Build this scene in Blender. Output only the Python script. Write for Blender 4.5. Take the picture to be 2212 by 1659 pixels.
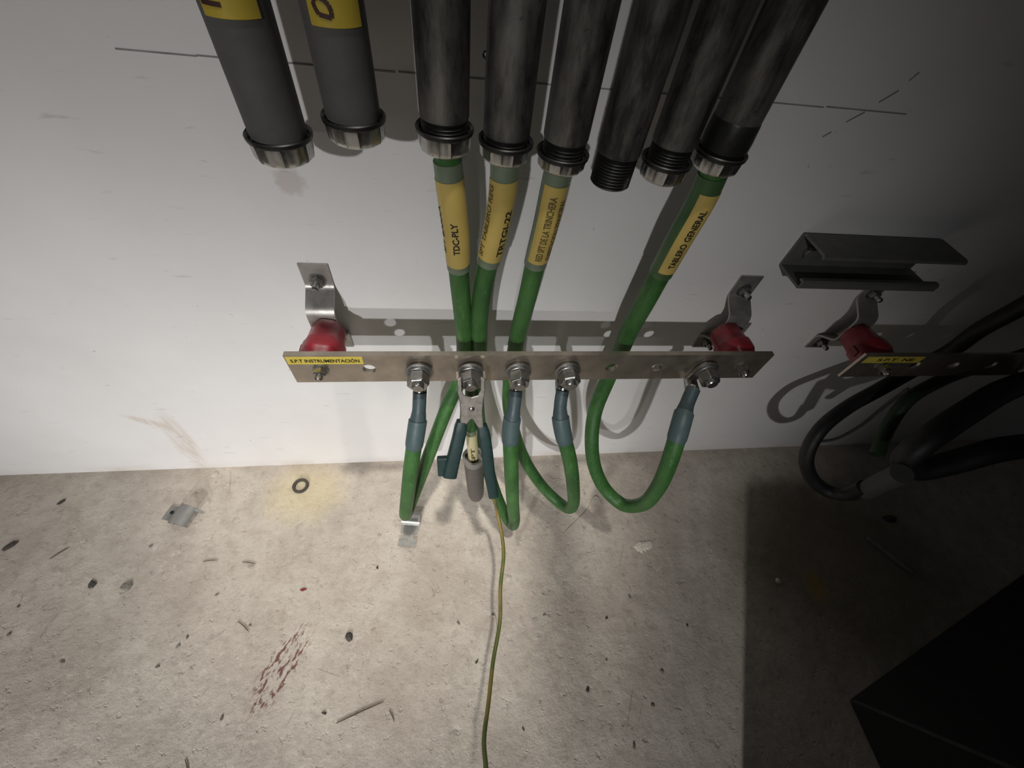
import bpy, bmesh, math, random
from mathutils import Vector, Matrix
random.seed(7)
PI = math.pi
S = bpy.context.scene
COL = S.collection
for o in list(bpy.data.objects): bpy.data.objects.remove(o)

# ------------------------------------------------------------------ camera
# phone held about 0.65 m above the floor, 0.31 m off the wall, ultra-wide lens, looking steeply down
cam_d = bpy.data.cameras.new('camera'); cam = bpy.data.objects.new('camera', cam_d); COL.objects.link(cam)
cam_r = Vector((0.99068389, -0.08920393, 0.10289847)); cam_u = Vector((0.01145607, 0.80750952, 0.58974327)); cam_f = Vector((0.13569891, 0.58307034, -0.8010086))
M = Matrix.Identity(4)
for i in range(3):
    M[i][0] = cam_r[i]; M[i][1] = cam_u[i]; M[i][2] = -cam_f[i]
M[0][3], M[1][3], M[2][3] = 0.0, -0.31166505, 0.65
cam.matrix_world = M
cam_d.sensor_fit = 'HORIZONTAL'; cam_d.sensor_width = 36.0; cam_d.lens = 36.0 * 860.0 / 2212.0
cam_d.clip_start = 0.005; cam_d.clip_end = 50
S.camera = cam

# ------------------------------------------------------------------ world, lamps, exposure
w = bpy.data.worlds.new('world'); S.world = w; w.use_nodes = True
w.node_tree.nodes['Background'].inputs[0].default_value = (0.9, 0.95, 1.0, 1)
w.node_tree.nodes['Background'].inputs[1].default_value = 0.024

def aim(o, target):
    d = Vector(target) - o.location
    o.rotation_euler = d.to_track_quat('-Z', 'Y').to_euler()

def spot(name, loc, target, power, size_deg, blend, radius, color):
    l = bpy.data.lights.new(name, 'SPOT'); l.energy = power; l.spot_size = math.radians(size_deg)
    l.spot_blend = blend; l.shadow_soft_size = radius; l.color = color
    o = bpy.data.objects.new(name, l); COL.objects.link(o); o.location = loc; aim(o, target); return o

# two work lamps standing out in the room, left of the photographer (they give the double shadow of the bar)
spot('work_lamp_low', (-0.43, -2.57, 0.87), (-0.24, 0, -0.06), 106, 27, 1.0, 0.03, (1.0, 0.985, 0.98))
spot('work_lamp_high', (-0.70, -2.57, 1.40), (-0.14, 0, -0.08), 126, 34.5, 1.0, 0.03, (1.0, 0.985, 0.975))
# lamp higher up behind the photographer, pointed at the floor
spot('ceiling_spot', (0.10, -0.42, 2.3), (-0.09, -0.035, 0.0), 108, 22.5, 1.0, 0.045, (1.0, 0.95, 0.87))

S.view_settings.view_transform = 'Standard'; S.view_settings.look = 'None'
S.view_settings.exposure = 0.0; S.view_settings.gamma = 1.0; S.view_settings.use_curve_mapping = False

# ------------------------------------------------------------------ node materials
class NT:
    def __init__(s, name):
        s.m = bpy.data.materials.new(name); s.m.use_nodes = True; s.t = s.m.node_tree
        s.b = s.t.nodes['Principled BSDF']
        s.co = s.t.nodes.new('ShaderNodeTexCoord').outputs['Object']
    def n(s, typ, **kw):
        nd = s.t.nodes.new(typ)
        for k, v in kw.items():
            if k.startswith('i_'):
                key = k[2:]
                key = int(key) if key.isdigit() else key.replace('_', ' ')
                if isinstance(v, bpy.types.NodeSocket): s.t.links.new(v, nd.inputs[key])
                else: nd.inputs[key].default_value = v
            else: setattr(nd, k, v)
        return nd
    def math(s, op, a, b=None, clamp=False):
        nd = s.t.nodes.new('ShaderNodeMath'); nd.operation = op; nd.use_clamp = clamp
        for i, v in enumerate((a, b)):
            if v is None: continue
            if isinstance(v, bpy.types.NodeSocket): s.t.links.new(v, nd.inputs[i])
            else: nd.inputs[i].default_value = v
        return nd.outputs[0]
    def mapped(s, loc=(0, 0, 0), rot=(0, 0, 0), scale=(1, 1, 1)):
        # (p - loc) then rotate then scale
        a = s.n('ShaderNodeVectorMath', operation='SUBTRACT'); s.t.links.new(s.co, a.inputs[0]); a.inputs[1].default_value = loc
        r = s.n('ShaderNodeMapping', vector_type='POINT'); s.t.links.new(a.outputs[0], r.inputs[0]); r.inputs['Rotation'].default_value = rot
        q = s.n('ShaderNodeVectorMath', operation='MULTIPLY'); s.t.links.new(r.outputs[0], q.inputs[0]); q.inputs[1].default_value = scale
        return q.outputs[0]
    def noise(s, scale, detail=4, rough=0.55, vec=None, dist=0.0):
        nd = s.n('ShaderNodeTexNoise'); nd.inputs['Scale'].default_value = scale; nd.inputs['Detail'].default_value = detail
        nd.inputs['Roughness'].default_value = rough; nd.inputs['Distortion'].default_value = dist
        s.t.links.new(vec or s.co, nd.inputs['Vector']); return nd.outputs['Fac']
    def ramp(s, v, lo, hi, a=0.0, b=1.0):
        nd = s.n('ShaderNodeMapRange'); s.t.links.new(v, nd.inputs[0])
        nd.inputs[1].default_value = lo; nd.inputs[2].default_value = hi; nd.inputs[3].default_value = a; nd.inputs[4].default_value = b
        return nd.outputs[0]
    def mix(s, f, a, b):
        nd = s.n('ShaderNodeMix', data_type='RGBA')
        if isinstance(f, bpy.types.NodeSocket): s.t.links.new(f, nd.inputs[0])
        else: nd.inputs[0].default_value = f
        for i, v in ((6, a), (7, b)):
            if isinstance(v, bpy.types.NodeSocket): s.t.links.new(v, nd.inputs[i])
            else: nd.inputs[i].default_value = (*v, 1)
        return nd.outputs[2]
    def color(s, v):
        if isinstance(v, bpy.types.NodeSocket): s.t.links.new(v, s.b.inputs['Base Color'])
        else: s.b.inputs['Base Color'].default_value = (*v, 1)
    def rough(s, v):
        if isinstance(v, bpy.types.NodeSocket): s.t.links.new(v, s.b.inputs['Roughness'])
        else: s.b.inputs['Roughness'].default_value = v
    def bump(s, h, strength, dist=0.001):
        nd = s.n('ShaderNodeBump'); nd.inputs['Strength'].default_value = strength; nd.inputs['Distance'].default_value = dist
        s.t.links.new(h, nd.inputs['Height']); s.t.links.new(nd.outputs[0], s.b.inputs['Normal'])
    def blob(s, loc, rot, size, soft=0.5, ragged=0.5, nscale=60):
        # an irregular stain: 1 inside the ellipse, 0 outside
        v = s.mapped(loc, (0, 0, rot) if not isinstance(rot, tuple) else rot, (1 / size[0], 1 / size[1], 1 / size[2]))
        L = s.n('ShaderNodeVectorMath', operation='LENGTH'); s.t.links.new(v, L.inputs[0])
        d = s.math('ADD', L.outputs['Value'], s.math('MULTIPLY', s.math('SUBTRACT', s.noise(nscale, 6, 0.65), 0.5), ragged * 2))
        return s.ramp(d, 1.0 + soft * 0.5, 1.0 - soft * 0.5)

def simple(name, col, rough=0.5, metal=0.0, var=0.25, nscale=40, bump=0.0, bscale=200, col2=None, coat=0.0):
    t = NT(name); f = t.ramp(t.noise(nscale, 5, 0.6), 0.3, 0.7)
    c2 = col2 or tuple(c * (1 - var) for c in col)
    t.color(t.mix(f, c2, col)); t.b.inputs['Metallic'].default_value = metal
    t.rough(t.ramp(t.noise(nscale * 2.3, 4, 0.6), 0.3, 0.7, max(0.03, rough - 0.08), min(1, rough + 0.08)))
    if bump: t.bump(t.noise(bscale, 5, 0.6), bump, 0.0006)
    if coat: t.b.inputs['Coat Weight'].default_value = coat
    return t.m

def wall_material():
    t = NT('white_wall_paint')
    c = t.mix(t.ramp(t.noise(5.5, 6, 0.6), 0.3, 0.72), (0.78, 0.765, 0.755), (0.86, 0.852, 0.845))
    # short horizontal scuffs
    v = t.mapped(scale=(30, 1, 150)); f = t.math('MULTIPLY', t.ramp(t.noise(1.0, 2, 0.5, v), 0.66, 0.73), t.ramp(t.noise(7, 2), 0.47, 0.56))
    c = t.mix(t.math('MULTIPLY', f, 0.40), c, (0.45, 0.43, 0.42))
    # tiny dark specks
    c = t.mix(t.math('MULTIPLY', t.ramp(t.noise(120, 2, 0.5), 0.73, 0.78), 0.5), c, (0.35, 0.33, 0.32))
    # brown smear dried on the paint above the floor
    s1 = t.blob((-0.396, 0, 0.085), (0, math.radians(-9), 0), (0.013, 1, 0.072), 0.8, 0.5, 40)
    s2 = t.blob((-0.405, 0, 0.142), (0, math.radians(48), 0), (0.007, 1, 0.030), 0.6, 0.4, 60)
    st = t.ramp(t.noise(1, 3, 0.5, t.mapped(scale=(170, 1, 25))), 0.40, 0.60, 0.35, 1.0)
    c = t.mix(t.math('MULTIPLY', t.math('MULTIPLY', t.math('MAXIMUM', s1, s2), st), 0.55), c, (0.56, 0.47, 0.37))
    # tan tone, stronger towards the floor and broken by noise
    z = t.n('ShaderNodeSeparateXYZ'); t.t.links.new(t.co, z.inputs[0])
    band = t.math('MULTIPLY', t.ramp(z.outputs['Z'], 0.022, 0.0), t.ramp(t.noise(9, 5, 0.65), 0.42, 0.66))
    c = t.mix(t.math('MULTIPLY', band, 0.55), c, (0.60, 0.52, 0.42))
    p = t.blob((-0.123, 0, 0.483), 0.0, (0.010, 1, 0.010), 0.5, 0.75, 150)
    c = t.mix(t.math('MULTIPLY', p, 0.45), c, (0.50, 0.41, 0.38))
    t.color(c); t.rough(0.5); t.bump(t.noise(60, 6, 0.6), 0.12, 0.002)
    return t.m

def floor_material():
    t = NT('worn_concrete')
    c = t.mix(t.ramp(t.noise(6.5, 8, 0.66), 0.36, 0.64), (0.49, 0.425, 0.365), (0.68, 0.62, 0.535))
    c = t.mix(t.math('MULTIPLY', t.ramp(t.noise(16, 7, 0.68, dist=0.8), 0.50, 0.68), 0.45), c, (0.46, 0.395, 0.34))
    c = t.mix(t.math('MULTIPLY', t.ramp(t.noise(60, 7, 0.72, t.mapped((1, 4, 0))), 0.50, 0.64), 0.45), c, (0.38, 0.325, 0.27))
    c = t.mix(t.math('MULTIPLY', t.math('MULTIPLY', t.ramp(t.noise(110, 6, 0.7), 0.54, 0.68), t.ramp(t.noise(9, 3), 0.42, 0.6)), 0.55), c, (0.80, 0.75, 0.66))
    c = t.mix(t.math('MULTIPLY', t.ramp(t.noise(62, 4, 0.65, t.mapped((3, 1, 0))), 0.635, 0.70), 0.6), c, (0.27, 0.23, 0.19))
    c = t.mix(t.math('MULTIPLY', t.ramp(t.noise(210, 3, 0.6, t.mapped((7, 2, 0))), 0.62, 0.70), 0.5), c, (0.30, 0.26, 0.215))
    # thin scratches in two directions
    for rot, sc in ((0.35, (9, 260, 1)), (-1.1, (11, 280, 1)), (1.35, (9, 240, 1))):
        f = t.math('MULTIPLY', t.ramp(t.noise(1, 3, 0.5, t.mapped(rot=(0, 0, rot), scale=sc)), 0.69, 0.74), t.ramp(t.noise(6, 2, vec=t.mapped((rot, 5, 0))), 0.46, 0.56))
        c = t.mix(t.math('MULTIPLY', f, 0.6), c, (0.25, 0.19, 0.16))
    # yellowish stain round the loose washer
    c = t.mix(t.math('MULTIPLY', t.blob((-0.245, -0.05, 0), 0, (0.055, 0.045, 1), 0.7, 0.5, 30), 0.5), c, (0.72, 0.62, 0.36))
    # dried red paint, dragged in one direction
    red = t.blob((-0.2275, -0.282, 0), math.radians(-62), (0.050, 0.019, 1), 0.4, 0.45, 40)
    fl = t.ramp(t.noise(1, 5, 0.65, t.mapped((0.1, 0.2, 0), (0, 0, math.radians(-62)), (85, 210, 1))), 0.50, 0.57)
    c = t.mix(t.math('MULTIPLY', t.math('MULTIPLY', red, fl), 0.9), c, (0.14, 0.032, 0.03))
    # dark brown area and a small ochre patch on the right
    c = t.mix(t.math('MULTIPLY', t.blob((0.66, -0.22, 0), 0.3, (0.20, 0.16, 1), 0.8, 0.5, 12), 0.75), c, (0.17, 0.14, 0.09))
    c = t.mix(t.math('MULTIPLY', t.blob((0.565, -0.245, 0), 0.3, (0.017, 0.02, 1), 0.7, 0.5, 30), 0.6), c, (0.42, 0.27, 0.05))
    # darker brown towards the wall, broken by noise
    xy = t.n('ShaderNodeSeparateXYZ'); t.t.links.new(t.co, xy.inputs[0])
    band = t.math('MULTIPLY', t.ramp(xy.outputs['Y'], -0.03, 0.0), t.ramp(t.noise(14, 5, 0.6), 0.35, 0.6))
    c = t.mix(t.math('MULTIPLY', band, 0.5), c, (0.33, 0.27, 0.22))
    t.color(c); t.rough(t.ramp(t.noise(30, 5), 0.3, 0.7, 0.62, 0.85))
    h = t.math('ADD', t.math('MULTIPLY', t.noise(26, 8, 0.7), 1.0), t.math('MULTIPLY', t.ramp(t.noise(75, 4, 0.6, t.mapped((3, 1, 0))), 0.61, 0.68), -0.2))
    t.bump(h, 0.8, 0.005)
    return t.m

def pipe_material(name, base, light):
    t = NT(name)
    v = t.mapped(scale=(1, 1, 0.28))
    c = t.mix(t.ramp(t.noise(55, 7, 0.68, v), 0.40, 0.64), base, light)
    c = t.mix(t.math('MULTIPLY', t.ramp(t.noise(160, 3, 0.6), 0.66, 0.74), 0.5), c, tuple(b * 0.35 for b in base))
    t.color(c); t.b.inputs['Metallic'].default_value = 0.75; t.rough(t.ramp(t.noise(90, 5, 0.6, v), 0.3, 0.7, 0.42, 0.68))
    t.bump(t.noise(240, 4, 0.6), 0.15, 0.0005)
    return t.m

def cable_material(name, col, hi):
    t = NT(name)
    c = t.mix(t.ramp(t.noise(45, 6, 0.65, t.mapped(scale=(1, 1, 0.4))), 0.38, 0.72), col, hi)
    c = t.mix(t.math('MULTIPLY', t.ramp(t.noise(300, 4, 0.6, t.mapped(scale=(1, 1, 0.15))), 0.58, 0.72), 0.4), c, tuple(min(1, x * 1.7 + 0.03) for x in hi))
    t.color(c); t.rough(0.52); t.bump(t.noise(180, 4), 0.15, 0.0006); return t.m

MAT = {}
MAT['wall'] = wall_material(); MAT['floor'] = floor_material()
MAT['pipe'] = pipe_material('galvanised_conduit', (0.045, 0.045, 0.042), (0.235, 0.23, 0.212))
MAT['pipe_grey'] = simple('grey_coated_conduit', (0.105, 0.105, 0.10), 0.75, 0.0, 0.2, 60, 0.15, 300)
MAT['thread'] = simple('black_thread', (0.018, 0.018, 0.017), 0.42, 0.3, 0.3, 120)
MAT['bushing'] = simple('bushing_zinc', (0.50, 0.50, 0.48), 0.27, 0.95, 0.3, 90, 0.1, 200)
MAT['lip'] = simple('bushing_liner', (0.012, 0.012, 0.012), 0.4, 0.0, 0.3)
MAT['green'] = cable_material('green_cable_jacket', (0.028, 0.105, 0.022), (0.065, 0.19, 0.045))
MAT['sleeve'] = simple('grey_green_sleeve', (0.19, 0.24, 0.165), 0.4, 0.0, 0.2, 50)
MAT['sleeve_green'] = simple('green_clear_sleeve', (0.065, 0.14, 0.05), 0.35, 0.0, 0.25, 50)
MAT['label'] = simple('yellow_marker_film', (0.63, 0.47, 0.13), 0.45, 0.0, 0.18, 30)
MAT['label_pale'] = simple('pale_marker_film', (0.68, 0.62, 0.36), 0.45, 0.0, 0.12, 30)
MAT['label_bright'] = simple('yellow_label_film', (0.72, 0.58, 0.09), 0.45, 0.0, 0.12, 60)
MAT['tape'] = simple('yellow_tape', (0.50, 0.38, 0.05), 0.4, 0.0, 0.25, 30, 0.3, 60)
MAT['ink'] = simple('black_print', (0.02, 0.018, 0.012), 0.6, 0.0, 0.2)
MAT['ink_brown'] = simple('faded_print', (0.15, 0.105, 0.03), 0.6, 0.0, 0.2)
MAT['marker'] = simple('marker_ink', (0.045, 0.015, 0.01), 0.6, 0.0, 0.2)
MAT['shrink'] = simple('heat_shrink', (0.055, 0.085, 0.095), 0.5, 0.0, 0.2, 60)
MAT['shrink_pale'] = simple('heat_shrink_overlap', (0.075, 0.12, 0.125), 0.5, 0.0, 0.2, 60)  # lighter grey-blue of the wider heat shrink
MAT['bar'] = simple('tinned_bar', (0.56, 0.49, 0.41), 0.36, 0.85, 0.35, 38, 0.12, 120)
MAT['steel'] = simple('zinc_steel', (0.52, 0.51, 0.49), 0.26, 0.95, 0.25, 120)
MAT['washer'] = simple('dull_washer', (0.34, 0.34, 0.33), 0.4, 0.9, 0.25, 120)
MAT['chrome'] = simple('nickel_steel', (0.46, 0.42, 0.38), 0.36, 0.7, 0.2, 90)
MAT['bracket'] = simple('bracket_steel', (0.50, 0.48, 0.45), 0.42, 0.7, 0.35, 60, 0.1, 100)
MAT['red'] = simple('red_resin', (0.30, 0.018, 0.03), 0.42, 0.0, 0.45, 60, 0.2, 120, coat=0.1)
MAT['strut'] = simple('strut_steel', (0.20, 0.20, 0.19), 0.6, 0.5, 0.2, 40, 0.1, 200)
MAT['rubber_teal'] = simple('dark_green_rubber', (0.012, 0.040, 0.038), 0.5, 0.0, 0.3, 120, 0.2, 200)
MAT['black'] = simple('black_cable_jacket', (0.009, 0.009, 0.009), 0.55, 0.0, 0.3, 60)
MAT['green_dark'] = simple('dark_green_jacket', (0.018, 0.040, 0.014), 0.6, 0.0, 0.3, 60)
MAT['sleeve_grey'] = simple('grey_tape_sleeve', (0.06, 0.06, 0.057), 0.7, 0.0, 0.2, 60)
MAT['socket'] = simple('grey_socket', (0.15, 0.135, 0.125), 0.5, 0.25, 0.2, 150, 0.1, 300)
MAT['socket_rim'] = simple('grey_socket_rim', (0.27, 0.26, 0.245), 0.5, 0.1, 0.15, 100)
MAT['wire'] = None
def wire_mat():
    t = NT('yellow_green_wire')
    f = t.ramp(t.noise(22, 3, 0.5), 0.44, 0.58)
    t.color(t.mix(f, (0.10, 0.125, 0.025), (0.25, 0.19, 0.05))); t.rough(0.5); return t.m
MAT['wire'] = wire_mat()
MAT['cabinet'] = simple('dark_cabinet_paint', (0.016, 0.016, 0.016), 0.6, 0.0, 0.3, 30)
MAT['edge_tone'] = simple('cabinet_pale_edge', (0.07, 0.07, 0.07), 0.7, 0.0, 0.5, 90)
MAT['chip_brown'] = simple('brown_chip', (0.22, 0.175, 0.13), 0.8, 0.0, 0.4, 120, 0.4)
MAT['chip_dark'] = simple('dark_chip', (0.085, 0.075, 0.06), 0.8, 0.0, 0.4, 120, 0.4)
MAT['chip_grey'] = simple('grey_chip', (0.26, 0.25, 0.22), 0.8, 0.0, 0.4, 120, 0.4)
MAT['chip_pale'] = simple('pale_plaster', (0.66, 0.60, 0.51), 0.8, 0.0, 0.2, 120, 0.4)
MAT['plaster'] = simple('bright_plaster', (0.86, 0.80, 0.70), 0.8, 0.0, 0.15, 150, 0.4)
MAT['chip_red'] = simple('red_chip', (0.22, 0.03, 0.02), 0.7, 0.0, 0.3, 120)
MAT['twig'] = simple('brown_splinter', (0.13, 0.10, 0.07), 0.8, 0.0, 0.3, 120)
MAT['fibre'] = simple('pale_fibre', (0.62, 0.55, 0.47), 0.7, 0.0, 0.1, 60)
MAT['stick'] = simple('grey_stick', (0.24, 0.23, 0.21), 0.8, 0.0, 0.2, 60)
MAT['galv'] = simple('galvanised_sheet', (0.46, 0.455, 0.43), 0.35, 0.6, 0.25, 70, 0.1, 100)
MAT['galv_dull'] = simple('dull_galvanised_sheet', (0.34, 0.335, 0.32), 0.55, 0.35, 0.2, 70, 0.1, 100)
MAT['pencil'] = simple('pencil_mark', (0.40, 0.385, 0.38), 0.8, 0.0, 0.5, 40)
MAT['streak'] = simple('grey_shadow_line', (0.16, 0.16, 0.155), 0.7, 0.0, 0.2, 60)

# ------------------------------------------------------------------ mesh helpers
class MB:
    def __init__(s): s.v = []; s.f = []
    def add(s, verts, faces):
        b = len(s.v); s.v += [tuple(v) for v in verts]; s.f += [tuple(b + i for i in f) for f in faces]; return s
    def box(s, lo, hi):
        (a, b, c), (d, e, f) = lo, hi
        return s.add([(a,b,c),(d,b,c),(d,e,c),(a,e,c),(a,b,f),(d,b,f),(d,e,f),(a,e,f)], [(0,3,2,1),(4,5,6,7),(0,1,5,4),(1,2,6,5),(2,3,7,6),(3,0,4,7)])
    def lathe(s, prof, origin=(0,0,0), axis=(0,0,1), n=32, lobes=None, cap0=True, cap1=True):
        # prof: list of (radius, height along axis)
        ax = Vector(axis).normalized(); up = Vector((0,0,1)) if abs(ax.z) < 0.9 else Vector((0,-1,0))
        e1 = ax.cross(up).normalized(); e2 = ax.cross(e1); o = Vector(origin); vs = []; fs = []
        for r, h in prof:
            for i in range(n):
                a = 2*PI*i/n; rr = r * (lobes(a, h) if lobes else 1)
                vs.append(o + ax*h + e1*(rr*math.cos(a)) + e2*(rr*math.sin(a)))
        for j in range(len(prof)-1):
            for i in range(n):
                k = (i+1) % n; fs.append((j*n+i, j*n+k, (j+1)*n+k, (j+1)*n+i))
        if cap0: fs.append(tuple(range(n-1, -1, -1)))
        if cap1: fs.append(tuple((len(prof)-1)*n+i for i in range(n)))
        return s.add(vs, fs)
    def prism(s, poly, mat4, depth):
        # poly 2-D (a,b) mapped by mat4 with c in [0,depth]
        n = len(poly); vs = [mat4 @ Vector((a,b,0)) for a,b in poly] + [mat4 @ Vector((a,b,depth)) for a,b in poly]
        fs = [tuple(range(n-1,-1,-1)), tuple(range(n,2*n))] + [(i,(i+1)%n,n+(i+1)%n,n+i) for i in range(n)]
        return s.add(vs, fs)
    def obj(s, name, mat, parent=None, smooth=False, bevel=0.0, seg=2, angle=35):
        me = bpy.data.meshes.new(name); me.from_pydata(s.v, [], s.f)
        bm = bmesh.new(); bm.from_mesh(me)
        if bevel:
            es = [e for e in bm.edges if len(e.link_faces) == 2 and e.calc_face_angle(0) > math.radians(30)]
            bmesh.ops.bevel(bm, geom=es, offset=bevel, segments=seg, profile=0.5, affect='EDGES', clamp_overlap=True)
        bmesh.ops.recalc_face_normals(bm, faces=bm.faces); bm.to_mesh(me); bm.free()
        if smooth:
            for p in me.polygons: p.use_smooth = True
            try: me.set_sharp_from_angle(angle=math.radians(angle))
            except Exception: pass
        return link(name, me, mat, parent)

def link(name, me, mat, parent=None):
    me.materials.clear(); me.materials.append(MAT[mat])
    o = bpy.data.objects.new(name, me); COL.objects.link(o)
    if parent is not None:
        o.parent = parent; o.matrix_parent_inverse = WM(parent).inverted()
    return o
def WM(o):
    m = Matrix.LocRotScale(o.location, o.rotation_euler, o.scale)
    return (WM(o.parent) @ o.matrix_parent_inverse @ m) if o.parent else m
def tag(o, label, cat, group=None):
    o['label'] = label; o['category'] = cat
    if group: o['group'] = group
    return o
def thing(name, loc, label, cat, group=None):
    o = bpy.data.objects.new(name, None); COL.objects.link(o); o.empty_display_size = 0.01
    o.location = loc; return tag(o, label, cat, group)
def struct(o): o['kind'] = 'structure'; return o

class Path:
    """smooth curve through points with a transported frame; theta 0 faces away from the wall"""
    def __init__(s, pts, step=0.0025, ref=(0,-1,0)):
        P = [Vector(p) for p in pts]; P = [2*P[0]-P[1]] + P + [2*P[-1]-P[-2]]; out = []
        for i in range(1, len(P)-2):
            p0,p1,p2,p3 = P[i-1:i+3]; n = max(3, int((p2-p1).length/step))
            d1 = max((p1-p0).length,1e-6)**.5; d2 = max((p2-p1).length,1e-6)**.5; d3 = max((p3-p2).length,1e-6)**.5
            m1 = ((p1-p0)/d1 - (p2-p0)/(d1+d2) + (p2-p1)/d2)*d2; m2 = ((p2-p1)/d2 - (p3-p1)/(d2+d3) + (p3-p2)/d3)*d2
            for k in range(n):
                t = k/n; t2 = t*t; t3 = t2*t
                out.append(p1*(2*t3-3*t2+1) + m1*(t3-2*t2+t) + p2*(-2*t3+3*t2) + m2*(t3-t2))
        out.append(P[-2]); s.p = out
        for _ in range(6):
            q = out[:]
            for i in range(1, len(out)-1): q[i] = (out[i-1]+2*out[i]+out[i+1])/4
            out[:] = q
        s.s = [0.0]
        for a,b in zip(out, out[1:]): s.s.append(s.s[-1]+(b-a).length)
        s.L = s.s[-1]; s.t = []; s.n = []
        for i in range(len(out)):
            s.t.append((out[min(i+1,len(out)-1)]-out[max(i-1,0)]).normalized())
        n = Vector(ref); n = (n - s.t[0]*n.dot(s.t[0])).normalized()
        for i in range(len(out)):
            n = (n - s.t[i]*n.dot(s.t[i])).normalized(); s.n.append(n)
    def at(s, d):
        d = min(max(d,0),s.L); lo,hi = 0,len(s.s)-1
        while hi-lo > 1:
            m = (lo+hi)//2
            if s.s[m] <= d: lo = m
            else: hi = m
        f = (d-s.s[lo])/max(1e-9,s.s[hi]-s.s[lo])
        p = s.p[lo].lerp(s.p[hi],f); n = s.n[lo].lerp(s.n[hi],f).normalized(); t = s.t[lo].lerp(s.t[hi],f).normalized()
        return p, t, n, t.cross(n)
    def pt(s, d, th, r):
        p,t,n,b = s.at(d); return p + n*(r*math.cos(th)) + b*(r*math.sin(th))
    def near(s, z):            # first arclength where the path falls to height z
        for i,p in enumerate(s.p):
            if p.z <= z: return s.s[i]
        return s.L
    def tube(s, mb, s0, s1, r, n=20, step=0.003, prof=None, caps=True):
        m = max(2, int((s1-s0)/step)); vs = []; fs = []
        for j in range(m+1):
            d = s0+(s1-s0)*j/m; rr = prof(j/m)*r if prof else r
            for i in range(n): vs.append(s.pt(d, 2*PI*i/n, rr))
        for j in range(m):
            for i in range(n):
                k = (i+1)%n; fs.append((j*n+i,j*n+k,(j+1)*n+k,(j+1)*n+i))
        if caps: fs += [tuple(range(n-1,-1,-1)), tuple(m*n+i for i in range(n))]
        return mb.add(vs, fs)
    def patch(s, mb, s0, s1, t0, t1, r, th=0.0002, n=14, m=10):
        vs = []; fs = []; w = (n+1)
        for layer in (0,1):
            for j in range(m+1):
                for i in range(n+1): vs.append(s.pt(s0+(s1-s0)*j/m, t0+(t1-t0)*i/n, r+th*layer))
        o = (m+1)*w
        for j in range(m):
            for i in range(n):
                a = j*w+i; fs += [(o+a,o+a+1,o+a+w+1,o+a+w), (a,a+w,a+w+1,a+1)]
        for j in range(m): fs += [(j*w,o+j*w,o+(j+1)*w,(j+1)*w), (j*w+n,(j+1)*w+n,o+(j+1)*w+n,o+j*w+n)]
        for i in range(n): fs += [(i,i+1,o+i+1,o+i), (m*w+i,o+m*w+i,o+m*w+i+1,m*w+i+1)]
        return mb.add(vs, fs)

def text_mesh(txt, size, extrude=0.0):
    c = bpy.data.curves.new('lettering', 'FONT'); c.body = txt; c.size = size; c.extrude = extrude; c.resolution_u = 3
    c.align_x = 'LEFT'; c.offset = size*0.028
    o = bpy.data.objects.new('lettering', c); COL.objects.link(o)
    dg = bpy.context.evaluated_depsgraph_get(); me = bpy.data.meshes.new_from_object(o.evaluated_get(dg))
    bpy.data.objects.remove(o); bpy.data.curves.remove(c)
    vs = [v.co.copy() for v in me.vertices]; fs = [tuple(p.vertices) for p in me.polygons]; bpy.data.meshes.remove(me)
    w = max(v.x for v in vs) - min(v.x for v in vs); x0 = min(v.x for v in vs)
    return [Vector((v.x-x0, v.y, v.z)) for v in vs], fs, w
def subdivide_tris(vs, fs, maxlen):
    bm = bmesh.new(); B = [bm.verts.new(v) for v in vs]
    for f in fs:
        try: bm.faces.new([B[i] for i in f])
        except ValueError: pass
    for _ in range(4):
        es = [e for e in bm.edges if e.calc_length() > maxlen]
        if not es: break
        bmesh.ops.subdivide_edges(bm, edges=es, cuts=1)
    bmesh.ops.triangulate(bm, faces=bm.faces)
    bm.verts.index_update(); V = [v.co.copy() for v in bm.verts]; F = [tuple(v.index for v in f.verts) for f in bm.faces]; bm.free(); return V, F

def text_on_path(path, txt, s_bottom, length, theta, height, r, mat, parent, name='lettering'):
    """letters run up the cable (towards its start), tops towards the viewer's left"""
    vs, fs, w = text_mesh(txt, 1.0); vs, fs = subdivide_tris(vs, fs, 0.35)
    hmax = 0.72; out = []
    for v in vs:
        d = s_bottom - v.x/w*length; th = theta + ((v.y/hmax)-0.5)*height/r * SIGN
        out.append(path.pt(d, th, r))
    return MB().add(out, fs).obj(name, mat, parent)
SIGN = 1.0

def text_flat(txt, x0, x1, z0, z1, y, mat, parent, name='lettering'):
    vs, fs, w = text_mesh(txt, 1.0); hmax = max(v.y for v in vs)
    hmax = 0.72
    mb = MB().add([(x0+v.x/w*(x1-x0), y, z0+v.y/hmax*(z1-z0)) for v in vs], fs)
    return mb.obj(name, mat, parent)

def hexnut(mb, af, h0, h1, origin, axis, rot=0.0, hole=0.0):
    R = af/math.sqrt(3); c = 0.12*(h1-h0); prof = [(R*0.93,h0),(R,h0+c),(R,h1-c),(R*0.90,h1)]
    ax = Vector(axis).normalized(); up = Vector((0,0,1)) if abs(ax.z) < .9 else Vector((0,-1,0)); e1 = ax.cross(up).normalized(); e2 = ax.cross(e1)
    vs = []; fs = []
    for r,h in prof:
        for i in range(6):
            a = rot + i*PI/3; vs.append(Vector(origin)+ax*h+e1*(r*math.cos(a))+e2*(r*math.sin(a)))
    for j in range(3):
        for i in range(6):
            k = (i+1)%6; fs.append((j*6+i,j*6+k,(j+1)*6+k,(j+1)*6+i))
    fs += [(5,4,3,2,1,0),(18,19,20,21,22,23)]
    return mb.add(vs, fs)

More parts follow.
